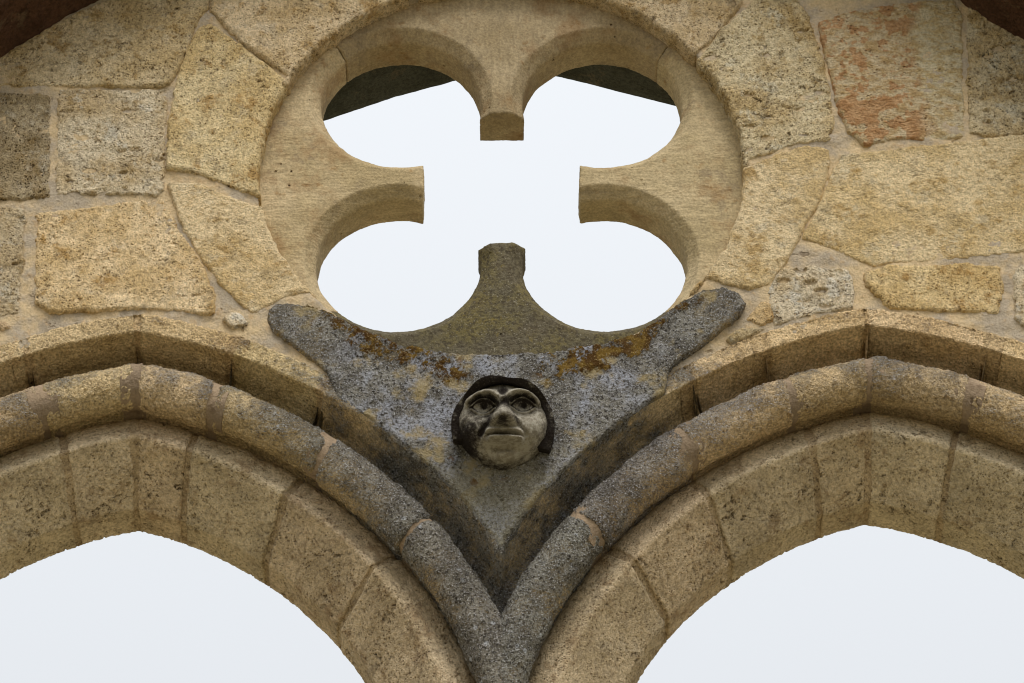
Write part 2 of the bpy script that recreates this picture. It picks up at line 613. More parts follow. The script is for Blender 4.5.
M['vouss'] = stone_mat('brown_arch_stone', hx('#ad9c76', 0.78, 1.24), hx('#9b8a65', 0.78, 1.24), hx('#8a734e', 0.82, 1.18), pits=0.9, coarse=0.6,
                       grain=0.85, stretch=(1, 1, 1), white=0.15)
M['roll'] = weathered_mat('arch_roll_stone', hx('#b29b6c', 0.76, 1.16), hx('#a0895a', 0.76, 1.16), hx('#8e6f3d', 0.86, 1.05), near=0.95, base=-0.20, up=0.85, reach=(1.0, 0.2), rough=1.45)
M['hood'] = weathered_mat('arch_hood_stone', hx('#c0aa7c', 0.84, 1.14), hx('#ae9564', 0.84, 1.14), hx('#927039', 0.86, 1.05), near=0.86, base=-0.16, up=0.5, reach=(0.92, 0.28))
M['lichen'] = weathered_mat('lichen_crusted_stone', hx('#a8966a', 0.86, 1.05), hx('#98814f', 0.86, 1.05), hx('#8e6f3d', 0.86, 1.05), near=0.9, base=0.02, moss=True)
M['dark'] = stone_mat('dark_shaded_stone', hx((96, 70, 52)), hx((80, 57, 42)), hx((66, 44, 30)), pits=0.8, white=0.0)  # shadow on the great arch is put into this dark brown
M['rear'] = stone_mat('dark_rear_stone', hexc('#56564a'), hexc('#48483c'), hexc('#454436'), pits=0.2, white=0.0, coarse=0.15, grain=0.4)  # even dark grey, slightly green


# ------------------------------------------------------------------ measured geometry
PC = un(501.5, 184, 0.11)            # centre of the round window
PX, PZ = float(PC[0]), float(PC[2])
PLATE_Y = 0.07
PR = 0.846

ARCH = {-1: dict(inner=(-1.55, 7.905), outer=(-0.92, 7.90), apex=-1.204),
        1: dict(inner=(1.555, 7.93), outer=(0.96, 7.925), apex=1.206)}


# ------------------------------------------------------------------ ground
def make_ground():
    g = G('trodden_earth_and_grass')
    n = g.noise(0.8, 5, 0.6)
    n2 = g.noise(14, 4, 0.6)
    c = g.mix(g.ss(n, 0.42, 0.58), hx((148, 138, 114)), hx((116, 114, 84)))
    c = g.mix(g.ss(n2, 0.45, 0.65, 0, 0.5), c, hx((126, 116, 92)))
    m = g.out(c, None)
    s = 300
    V = np.array([(-s, -s, 0), (s, -s, 0), (s, s, 0), (-s, s, 0)], float)
    o = link_mesh('ground', V, [(0, 1, 2, 3)], m, smooth=False)
    o['kind'] = 'structure'


make_ground()


# ------------------------------------------------------------------ masonry wall above the arches
wall = empty('stone_wall', (0, 0, 8.0))
tag(wall, 'masonry wall of irregular tan limestone blocks filling the space above the two arches', 'wall')


def arch_top_z(x, r=1.84):
    """upper edge of the outer arch order at x"""
    z = np.full(np.shape(x), -1e3)
    for s, a in ARCH.items():
        cx, cz = a['inner']
        ox, oz = a['outer']
        inner = (x * s < a['apex'] * s)
        zi = cz + np.sqrt(np.maximum(r * r - (x - cx) ** 2, 0))
        zo = oz + np.sqrt(np.maximum(r * r - (x - ox) ** 2, 0))
        # make both halves meet at the apex
        za_i = cz + math.sqrt(r * r - (a['apex'] - cx) ** 2)
        za_o = oz + math.sqrt(r * r - (a['apex'] - ox) ** 2)
        k = np.clip(1 - np.abs(x - a['apex']) / 1.2, 0, 1)
        zo = zo + (za_i - za_o) * k
        side = (x * s >= 0)
        z = np.where(side, np.where(inner, zi, zo), z)
    return z


def mortar_sdf(X, Z):
    d_plate = PR - 0.009 - np.hypot(X - PX, Z - PZ)
    d_arch = (arch_top_z(X, 1.80) - Z) * 0.75
    box = np.maximum(np.abs(X) - 2.6, Z - 11.75)
    d = np.maximum(np.maximum(d_plate, d_arch), box)
    return d


def mortar_h(X, Z, D):
    P = np.stack([X, X * 0, Z], -1)
    return 0.010 + 0.005 * fbm(P, 6, 3, 3) + 0.004 * fbm(P, 22, 2, 9)


V, Fc = field_mesh(mortar_sdf, mortar_h, (-2.62, 2.62, 8.6, 11.77), 0.0095, 0.16, ring=0.04)
link_mesh('mortar', V, Fc, M['mortar'], wall)


def wall_stone(px, mat, tint=(1, 1, 1), name='stone', label=None, proud=0.0, rnd=0.011, gap=0.0, h=0.0062, depth=0.13, world=False,
               rough=1.0, parent=None, wob=1.0):
    poly = np.array(px, float) if world else uxz(px)
    if name == 'ring_stone':
        for q in poly:
            rr = math.hypot(q[0] - PX, q[1] - PZ)
            if rr < PR + 0.075:
                q[0] = PX + (q[0] - PX) / rr * (PR - 0.012)
                q[1] = PZ + (q[1] - PZ) / rr * (PR - 0.012)
    seed = RNG.randint(1000)

    def sdf(X, Z):
        P = np.stack([X, X * 0 + seed, Z], -1)
        d = poly_sdf(poly, X, Z)
        return d + gap - 0.0085 * min(wob, 1) + wob * (0.006 * fbm(P, 13, 3, seed) + 0.003 * vnoise(X * 45, X * 0, Z * 45, seed + 3))

    tx, tz = RNG.uniform(-0.02, 0.02, 2)
    c = poly.mean(0)

    def hf(X, Z, D):
        e = np.clip(-D / rnd, 0, 1)
        y = -proud + 0.013 * (1 - np.sqrt(1 - (1 - e) ** 2))
        P = np.stack([X, X * 0 + seed, Z], -1)
        return y + tx * (X - c[0]) + tz * (Z - c[1]) + rough * 0.006 * fbm(P, 7, 3, seed + 5)

    mn, mxx = poly.min(0) - 0.02, poly.max(0) + 0.02
    V, Fc = field_mesh(sdf, hf, (mn[0], mxx[0], mn[1], mxx[1]), h, depth, ring=0.02)
    o = link_mesh(name, V, Fc, M[mat], parent or wall, tint)
    if label: o['label'] = label
    return o


# left of the window
wall_stone([(-70, 62), (0, 57), (60, 20), (110, -2), (140, -30), (212, -30), (206, 6), (195, 20), (185, 50), (172, 79), (165, 84), (60, 84), (-70, 84)],
           'warm', (0.92, 0.92, 0.88))
wall_stone([(-70, 93), (0, 93), (48, 95), (49, 150), (48, 195), (0, 198), (-70, 198)], 'pitted', (0.92, 0.92, 0.92))
wall_stone([(60, 88), (110, 90), (165, 88), (164, 140), (163, 188), (157, 194), (110, 192), (57, 193)], 'pale', (1.0, 0.99, 0.97),
           label='pale stone with deep tool gouges')
wall_stone([(199, 28), (210, 24), (240, 45), (268, 73), (277, 88), (270, 106), (259, 130), (254, 165), (252, 195), (226, 183), (200, 172), (169, 166), (170, 120), (178, 80), (189, 50)],
           'ochre', (1.02, 1.02, 1.0), name='ring_stone', label='ochre ring stone with rusty specks')
wall_stone([(212, 10), (210, -30), (300, -45), (385, -40), (402, -14), (366, 0), (338, 20), (312, 40), (291, 66), (280, 80), (268, 66), (240, 40)],
           'warm', (0.95, 0.93, 0.90), name='ring_stone', proud=0.006)
wall_stone([(169, 184), (200, 184), (228, 197), (252, 208), (256, 225), (272, 252), (290, 276), (308, 297), (290, 300), (268, 302), (252, 311), (228, 290), (206, 262), (184, 226)],
           'smooth', (1.04, 1.01, 0.92), name='ring_stone')
wall_stone([(38, 214), (97, 206), (140, 200), (162, 198), (176, 224), (200, 262), (213, 294), (212, 312), (176, 309), (132, 306), (88, 309), (50, 311), (36, 300)],
           'warm', (1.08, 1.04, 0.96), label='tan stone with rusty brown blotches')
wall_stone([(-70, 206), (0, 208), (23, 209), (20, 270), (18, 311), (-3, 318), (-70, 322)], 'pale', (0.92, 0.92, 0.92))
wall_stone([(222, 319), (229, 314), (238, 313), (249, 322), (244, 330), (230, 327)], 'pale', (1.12, 1.12, 1.14), h=0.0045, rnd=0.012, proud=0.012, wob=0.4,
           label='small white pebble bedded in mortar')
wall_stone([(-30, 333), (0, 331), (10, 326), (6, 322), (-30, 324)], 'pale', (1.05, 0.98, 0.95), h=0.005, rnd=0.01, wob=0.4)
# right of the window
wall_stone([(572, -30), (748, -45), (741, 1), (733, 12), (713, 36), (706, 46), (696, 42), (672, 28), (645, 14), (610, -4), (580, -14)], 'warm', (0.85, 0.83, 0.80),
           name='ring_stone')
wall_stone([(410, -42), (560, -42), (566, -20), (530, -30), (480, -30), (415, -20)], 'warm', (0.85, 0.83, 0.80), name='ring_stone')
wall_stone([(711, 52), (724, 29), (747, 9), (762, -4), (770, -30), (798, -30), (796, 0), (807, 16), (816, 44), (828, 82), (832, 117), (829, 137), (797, 142), (768, 157), (753, 162), (746, 150), (743, 125), (737, 100), (727, 76)],
           'pale', (0.98, 0.96, 0.86), name='ring_stone', label='pale pitted ring stone')
wall_stone([(753, 168), (783, 153), (806, 147), (827, 150), (828, 164), (818, 199), (810, 212), (794, 244), (783, 264), (768, 282), (750, 287), (724, 285), (688, 287), (702, 268), (722, 246), (737, 214), (744, 184)],
           'smooth', (1.0, 0.98, 0.90), name='ring_stone')
wall_stone([(821, 23), (856, 12), (912, 3), (953, -2), (960, 12), (962, 88), (963, 134), (929, 140), (900, 136), (865, 143), (850, 132), (838, 104), (827, 54)],
           'red', name='stone', label='reddish orange stone')
wall_stone([(968, 16), (975, -10), (1095, -10), (1095, 132), (1024, 132), (1000, 134), (971, 131), (970, 80)], 'pale', (0.94, 0.93, 0.86))
wall_stone([(842, 154), (868, 152), (930, 147), (975, 141), (1024, 135), (1095, 132), (1095, 246), (1024, 248), (988, 253), (929, 258), (870, 262), (841, 250), (804, 236), (812, 220), (823, 198), (833, 170)],
           'smooth', (1.02, 1.0, 0.90), label='widest tan block with level bedding')
wall_stone([(783, 268), (809, 266), (847, 269), (854, 280), (852, 306), (827, 310), (791, 317), (776, 322), (771, 297), (770, 284)], 'pale', (1.03, 1.03, 1.04),
           label='small whitish block')
wall_stone([(866, 272), (888, 266), (958, 264), (998, 266), (1001, 288), (997, 311), (944, 308), (891, 306), (879, 294), (867, 284)], 'ochre', (1.02, 0.98, 0.9),
           label='long yellow ochre block')
wall_stone([(1014, 269), (1040, 262), (1095, 262), (1095, 322), (1024, 324), (1018, 317)], 'pale', (1.0, 1.0, 1.0))
wall_stone([(745, 318), (762, 300), (771, 303), (774, 318), (760, 325)], 'ochre', (0.92, 0.85, 0.8), h=0.005, rnd=0.012, wob=0.4)
wall_stone([(726, 338), (741, 328), (764, 327), (752, 334), (732, 342)], 'pale', (0.9, 0.9, 0.86), h=0.005, rnd=0.01, wob=0.4)
# blocks just outside the photograph
for px in ([(-230, 62), (-78, 60), (-78, 198), (-230, 198)], [(-230, 206), (-78, 206), (-78, 330), (-230, 360)],
           [(1103, 16), (1260, 16), (1260, 132), (1103, 132)], [(1103, 140), (1260, 140), (1260, 250), (1103, 247)],
           [(1103, 258), (1260, 258), (1260, 350), (1103, 322)]):
    wall_stone(px, 'warm', (0.95, 0.94, 0.9), h=0.012)

# spandrel block between the arches
lipL, lipR = [], []
for k in range(24):
    t = k / 23
    cx, cz = ARCH[-1]['inner']
    r = 1.781
    th0 = math.acos((-0.53 - cx) / r)
    th1 = math.acos((-0.003 - cx) / r)
    th = th0 * (1 - t) + th1 * t
    lipL.append((cx + r * math.cos(th), cz + r * math.sin(th)))
    cx, cz = ARCH[1]['inner']
    r = 1.783
    th0 = math.acos((cx - 0.53) / r)
    th1 = math.acos((cx - 0.003) / r)
    th = th0 * (1 - t) + th1 * t
    lipR.append((cx - r * math.cos(th), cz + r * math.sin(th)))
top = [(275, 331), (268, 318), (270, 309), (277, 304), (290, 304), (310, 308), (328, 313), (345, 322), (365, 334), (400, 347), (440, 355), (500, 357), (560, 354),
       (600, 347), (640, 335), (664, 320), (688, 302), (703, 294), (722, 291), (737, 296), (744, 306), (738, 316), (714, 336), (692, 352), (676, 363), (667, 371)]
spoly = [tuple(p) for p in uxz(top)] + lipR + lipL[::-1] + [tuple(p) for p in uxz([(327, 371), (316, 362), (299, 350)])]
wall_stone(spoly, 'lichen', name='spandrel_stone', label='grey spandrel block crusted with blue white lichen and orange moss', world=True, proud=0.013, rnd=0.010,
           h=0.0055, rough=1.3, wob=0.5)


# ------------------------------------------------------------------ quatrefoil window
quat = empty('quatrefoil_window', (0, PLATE_Y, PZ - PR))
tag(quat, 'round stone window pierced by a four lobed quatrefoil, grey at its lower cusp', 'window')
FO, FR, TIPX, TIPZ = 0.349, 0.278, 0.267, 0.281
CH = 0.040
PT = 0.157


def hole_d(X, Z):
    x, z = np.abs(X - PX), np.abs(Z - PZ)
    return np.hypot(x - FO, z - FO) - FR


def plate_sdf_for(kind):
    ang = {'right': 0, 'top': 90, 'left': 180, 'bottom': 270}[kind]
    ca, sa = math.cos(math.radians(ang)), math.sin(math.radians(ang))
    seed = ang + 3

    def sdf(X, Z):
        P = np.stack([X, X * 0, Z], -1)
        wob = 0.0045 * fbm(P, 12, 4, 77)
        x, z = X - PX, Z - PZ
        dh = -(hole_d(X, Z) + wob)
        dt = -(np.maximum(np.abs(x) - TIPX, np.abs(z) - TIPZ) + 0.006 * fbm(P, 16, 2, seed))
        d = np.maximum(np.hypot(x, z) - (PR + 0.05), np.maximum(dh, dt))
        u = x * ca + z * sa
        v = -x * sa + z * ca
        wedge = (np.abs(v) - u) * 0.7071 + 0.0022 + 0.004 * fbm(P, 8, 2, 5)
        return np.maximum(d, wedge)
    return sdf


def plate_h(X, Z, D):
    P = np.stack([X, X * 0, Z], -1)
    dh = hole_d(X, Z) + 0.0045 * fbm(P, 12, 4, 77)
    c = np.clip(CH - dh, 0, CH)
    e = np.clip(-D / 0.006, 0, 1)
    return PLATE_Y + c + 0.004 * fbm(P, 5, 2, 31) + 0.003 * (1 - e)


for kind, mat, tint, lab in (('top', 'tr_v', (0.95, 0.94, 0.92), 'brownish upper cusp stone'), ('left', 'tr_h', (1.05, 1.0, 0.95), None),
                             ('right', 'tr_h', (1.0, 0.96, 0.90), None), ('bottom', 'tr_g', (1, 1, 1), 'grey green lower cusp stone')):
    R = PR + 0.06
    V, Fc = field_mesh(plate_sdf_for(kind), plate_h, (PX - R, PX + R, PZ - R, PZ + R), 0.0052, PLATE_Y + PT, ring=0.006, back=True)
    o = link_mesh('tracery_stone', V, Fc, M[mat], quat, tint)
    if lab: o['label'] = lab


# ------------------------------------------------------------------ the two pointed arches
def circ_profile(rc, yc, rad, a0, a1, n):
    return [(rc + rad * math.cos(a0 + (a1 - a0) * i / n), yc - rad * math.sin(a0 + (a1 - a0) * i / n)) for i in range(n + 1)]


def densify(pts, step):
    out = [pts[0]]
    for a, b in zip(pts[:-1], pts[1:]):
        n = max(1, int(math.ceil(math.hypot(b[0] - a[0], b[1] - a[1]) / step)))
        for k in range(1, n + 1):
            out.append((a[0] + (b[0] - a[0]) * k / n, a[1] + (b[1] - a[1]) * k / n))
    return out


STEP = 0.0062
# loops run in (radius, depth): the visible skin first, then the hidden back
PROF = {
    'hood': (densify([(1.842, 0.002), (1.780, 0.002), (1.777, 0.003), (1.774, 0.008), (1.768, 0.05), (1.758, 0.095), (1.751, 0.130), (1.738, 0.150), (1.715, 0.162), (1.670, 0.166)], STEP),
             [(1.66, 0.33), (1.842, 0.33)]),
    'roll': (circ_profile(1.612, 0.090, 0.078, math.radians(-60), math.radians(225), 56),
             [(1.54, 0.24), (1.54, 0.33), (1.66, 0.33), (1.66, 0.20)]),
    'vouss': (densify([(1.560, 0.19), (1.538, 0.168), (1.522, 0.158), (1.505, 0.150), (1.470, 0.131), (1.446, 0.119), (1.437, 0.122), (1.40, 0.166), (1.36, 0.210),
                       (1.32, 0.256), (1.2850, 0.2965), (1.2825, 0.300), (1.2820, 0.304), (1.281, 0.36), (1.280, 0.425)], STEP),
              [(1.285, 0.44), (1.36, 0.50), (1.56, 0.50)]),
}


class Half:
    def __init__(self, s, inner):
        a = ARCH[s]
        self.s, self.inner = s, inner
        self.c = a['inner'] if inner else a['outer']
        self.apex = a['apex']
        self.ci = a['inner']
        # sign of x going away from the apex: towards the middle of the window for the inner half
        self.dir = -s if inner else s
        self.th_end = 0.01

    def pt(self, u, r, y):
        """u 0..1 from apex to springing"""
        ca = (self.apex - self.c[0]) * self.dir
        tha = np.arccos(np.clip(ca / r, -1, 1))
        th = tha + (self.th_end - tha) * u
        x = self.c[0] + self.dir * r * np.cos(th)
        z = self.c[1] + r * np.sin(th)
        if not self.inner:
            za = self.ci[1] + np.sqrt(r * r - (self.apex - self.ci[0]) ** 2)
            zo = self.c[1] + np.sqrt(r * r - (self.apex - self.c[0]) ** 2)
            z = z + (za - zo) * np.clip(1 - u * 1.5, 0, 1)
        return x, z

    def u_of(self, px, py, y):
        q = un(px, py, y)
        x, z = q[0], q[2]
        r = math.hypot(x - self.c[0], z - self.c[1])
        th = math.atan2(z - self.c[1], (x - self.c[0]) * self.dir)
        tha = math.acos(max(-1, min(1, (self.apex - self.c[0]) * self.dir / r)))
        return (th - tha) / (self.th_end - tha)


def sweep(half, prof, u0, u1, inset=0.0, end_round=0.012, off=0.0, seed=0, step=STEP, rough=0.004, clip=None):
    vis, hid = prof
    loop = np.array(vis + hid)
    nv = len(vis)
    n = len(loop)
    # normals in the (radius, depth) plane, pointing out of the stone
    tan = np.roll(loop, -1, 0) - np.roll(loop, 1, 0)
    tan /= np.maximum(np.hypot(tan[:, 0], tan[:, 1])[:, None], 1e-9)
    nrm = np.c_[tan[:, 1], -tan[:, 0]]
    area = 0.5 * np.sum(loop[:, 0] * np.roll(loop[:, 1], -1) - np.roll(loop[:, 0], -1) * loop[:, 1])
    if area < 0: nrm = -nrm
    nrm[nv:] = 0
    L = 1.5 * 1.35
    nu = max(4, int((u1 - u0) * L / step))
    us = np.linspace(u0, u1, nu + 1)
    # finer rounding at the two ends
    du = end_round / L
    ends = np.array([0.0, 0.3, 0.65]) * du
    us = np.unique(np.concatenate([us[(us > u0 + du) & (us < u1 - du)], u0 + ends, u1 - ends, [u0 + du, u1 - du]]))
    U, _ = np.meshgrid(us, np.arange(n), indexing='ij')
    e = np.clip(np.minimum(U - u0, u1 - U) / du, 0, 1)
    a = 0.009 * (1 - np.sqrt(1 - (1 - e) ** 2)) if end_round > 0.001 else 0 * e
    # ragged block ends
    prof_pos = np.stack([np.arange(n) * 0.09, np.arange(n) * 0, np.arange(n) * 0 + seed * 1.3], -1)
    rag0 = 0.0032 * fbm(prof_pos, 1.6, 3, seed)
    rag1 = 0.0032 * fbm(prof_pos, 1.6, 3, seed + 40)
    if end_round > 0.001:
        U = U + rag0[None, :] * np.clip(1 - (U - u0) / 0.05, 0, 1) + rag1[None, :] * np.clip(1 - (u1 - U) / 0.05, 0, 1)
    R0 = np.broadcast_to(loop[:, 0], U.shape)
    Y0 = np.broadcast_to(loop[:, 1], U.shape)
    X, Z = half.pt(U, R0, Y0)
    P = np.stack([X, Y0, Z], -1)
    k = -(a + inset) + off + rough * 2 * fbm(P + seed * 3.7, 7, 3, seed)
    R = R0 + nrm[:, 0] * k
    Y = Y0 + nrm[:, 1] * k
    X, Z = half.pt(U, R, Y)
    V = np.stack([X, Y, Z], -1).reshape(-1, 3)
    m = len(us)
    i, j = np.meshgrid(np.arange(m - 1), np.arange(n), indexing='ij')
    j2 = (j + 1) % n
    Fq = np.stack([i * n + j, (i + 1) * n + j, (i + 1) * n + j2, i * n + j2], -1).reshape(-1, 4)
    caps = [list(range(n)), list(range((m - 1) * n, m * n))]
    flip = (half.dir * half.s) if False else half.dir
    return V, Fq, caps


def build_block(name, half, prof, u0, u1, mat, parent, tint, clipx=None, **kw):
    V, Fq, caps = sweep(half, PROF[prof], u0, u1, **kw)
    bm = bmesh.new()
    off = np.array(parent.location)
    vs = [bm.verts.new(tuple(v - off)) for v in V]
    for f in Fq:
        bm.faces.new([vs[k] for k in f])
    for c in caps:
        try:
            bm.faces.new([vs[k] for k in c])
        except ValueError:
            pass
    if clipx is not None:
        xs = V[:, 0]
        geom = bm.verts[:] + bm.edges[:] + bm.faces[:]
        if clipx < 0.5:
            pass
        s = half.s
        # left arch keeps x below the middle, right arch keeps x above
        res = bmesh.ops.bisect_plane(bm, geom=geom, plane_co=(-s * 0.005 - off[0], 0, 0), plane_no=(-s, 0, 0), clear_outer=True)
        ed = [e for e in res['geom_cut'] if isinstance(e, bmesh.types.BMEdge)]
        if ed:
            bmesh.ops.holes_fill(bm, edges=[e for e in bm.edges if e.is_boundary], sides=0)
    bmesh.ops.recalc_face_normals(bm, faces=bm.faces[:])
    if not bm.verts:
        bm.free()
        return None
    me = bpy.data.meshes.new(name)
    bm.to_mesh(me)
    bm.free()
    me.polygons.foreach_set('use_smooth', [True] * len(me.polygons))
    me.materials.append(mat)
    o = bpy.data.objects.new(name, me)
    o.color = (*tint, 1)
    COL.objects.link(o)
    o.parent = parent
    return o


JOINTS = {
    (-1, True): {'hood': [(230, 350, 0.0), (330, 375, 0.0)], 'roll': [(211, 410, 0.05), (324, 457, 0.05), (415, 532, 0.05)],
                 'vouss': [(184, 488, 0.2), (272, 533, 0.2), (357, 595, 0.2)]},
    (-1, False): {'hood': [(26, 350, 0.0)], 'roll': [(44, 405, 0.05)], 'vouss': [(71, 488, 0.2)]},
    (1, True): {'hood': [(767, 342, 0.0), (690, 372, 0.0)], 'roll': [(792, 402, 0.05), (688, 450, 0.05), (586, 525, 0.05)],
                'vouss': [(815, 475, 0.2), (722, 530, 0.2), (645, 585, 0.2)]},
    (1, False): {'hood': [(988, 335, 0.0)], 'roll': [(968, 396, 0.05)], 'vouss': [(946, 475, 0.2)]},
}
GAPW = {'hood': 0.006, 'roll': 0.009, 'vouss': 0.010}
NAMES = {'hood': 'hood_stone', 'roll': 'roll_moulding', 'vouss': 'voussoir'}

for s, lab in ((-1, 'pointed stone arch whose hood and roll moulding meet the carved head from its left side'),
               (1, 'pointed stone arch whose hood and roll moulding meet the carved head from its right side')):
    arch = empty('pointed_arch', (ARCH[s]['apex'], 0.2, 7.9))
    tag(arch, lab, 'arch', 'pair of pointed arches under the round window')
    for inner in (True, False):
        half = Half(s, inner)
        for kind in ('hood', 'roll', 'vouss'):
            us = sorted(half.u_of(*j) for j in JOINTS[(s, inner)][kind])
            end = 0.985
            if not inner:
                k = us[-1]
                while k + 0.26 < end:
                    k += 0.24
                    us.append(k)
            if inner and kind == 'hood':
                us = us[:1] + [us[1] + 0.0]
            cuts = [0.0] + us + [end]
            gp = GAPW[kind] / 2.0
            for i in range(len(cuts) - 1):
                tv = RNG.uniform(0.90, 1.08)
                tint = (tv * RNG.uniform(0.98, 1.03), tv, tv * RNG.uniform(0.95, 1.02))
                a, b = cuts[i], cuts[i + 1]
                w = gp * RNG.uniform(0.6, 1.4)
                build_block(NAMES[kind], half, kind, a + (w if i or True else 0), b - (w if i < len(cuts) - 2 else 0),
                            M[kind], arch, tint, clipx=(0.0 if (inner and kind != 'vouss' and b > 0.5) else None),
                            off=RNG.uniform(-0.003, 0.003), seed=int(RNG.randint(500)), step=STEP if (inner or a < 0.45) else 0.02)
                # mortar in the joint that starts this block
                V, Fq, caps = sweep(half, PROF[kind], a - (0.008 if a == 0.0 else 0.014 if kind == 'vouss' else 0.022), a + (0.014 if kind == 'vouss' else 0.022), inset=(0.004 if a == 0.0 else 0.003 if kind == 'roll' else 0.002 if kind == 'hood' else 0.008), end_round=0.0005, rough=0.002, seed=3)
                if a < 0.93:
                    o = link_mesh('joint_mortar', V, [list(q) for q in Fq] + caps, M['arch_mortar' if kind == 'roll' else kind], arch,
                                  (0.84, 0.85, 0.86) if kind == 'roll' else (0.82, 0.78, 0.74))
                    bm = bmesh.new()
                    bm.from_mesh(o.data)
                    bmesh.ops.recalc_face_normals(bm, faces=bm.faces[:])
                    bm.to_mesh(o.data)
                    bm.free()


# ------------------------------------------------------------------ carved head
def head_crust_shade_mat():
    g = G('carved_head_stone')
    n_big = g.noise(14, 4, 0.65)
    n_med = g.noise(40, 4, 0.7)
    n_fin = g.noise(150, 3, 0.75)
    c = g.mix(g.ss(n_med, 0.4, 0.6), hx((176, 172, 154)), hx((142, 136, 118)))
    # pale crumb
    c = g.mix(g.ss(n_fin, 0.52, 0.66, 0, 0.6), c, hexc('#aca48e'))
    # black crust: hood and viewer-left cheek; the same attribute paints shade into sockets and creases
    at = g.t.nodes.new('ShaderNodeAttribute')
    at.attribute_name = 'crust_shade'
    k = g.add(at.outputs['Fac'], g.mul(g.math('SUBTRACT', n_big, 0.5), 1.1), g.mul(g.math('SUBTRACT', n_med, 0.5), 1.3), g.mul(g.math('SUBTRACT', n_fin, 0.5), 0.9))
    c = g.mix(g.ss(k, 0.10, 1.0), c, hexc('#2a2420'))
    c = g.mix(g.ss(g.noise(150, 2), 0.6, 0.7, 0, 0.35), c, hexc('#6d675b'))
    hgt = g.add(g.mul(g.math('SUBTRACT', n_med, 0.5), 0.008), g.mul(g.math('SUBTRACT', n_fin, 0.5), -0.0065))
    return g.out(c, hgt)


M['head'] = head_crust_shade_mat()
HS = 1.0 / 300.0
HT = math.radians(22)
HC = un(503, 427, -0.05)
head = empty('carved_head', (HC[0], 0.0, HC[2] - 0.15))
tag(head, 'small carved stone face with wide eyes and a dark hood, set between the two arches', 'carving')


def gs(u, v, cu, cv, su, sv):
    return np.exp(-(((u - cu) / su) ** 2 + ((v - cv) / sv) ** 2))


def face_outline(u, v):
    w = 45.5 - 6.5 * sstep(-2, -44, v) - 5.0 * sstep(14, 44, v)
    top_, bot = 40.0, 44.0
    vv = np.where(v > 0, v / top_, v / bot)
    return (np.sqrt((u / w) ** 2 + vv ** 2) - 1) * 42.0


def seg_d(u, v, a, b):
    ex, ez = b[0] - a[0], b[1] - a[1]
    t = np.clip(((u - a[0]) * ex + (v - a[1]) * ez) / (ex * ex + ez * ez), 0, 1)
    return np.hypot(u - a[0] - t * ex, v - a[1] - t * ez), t


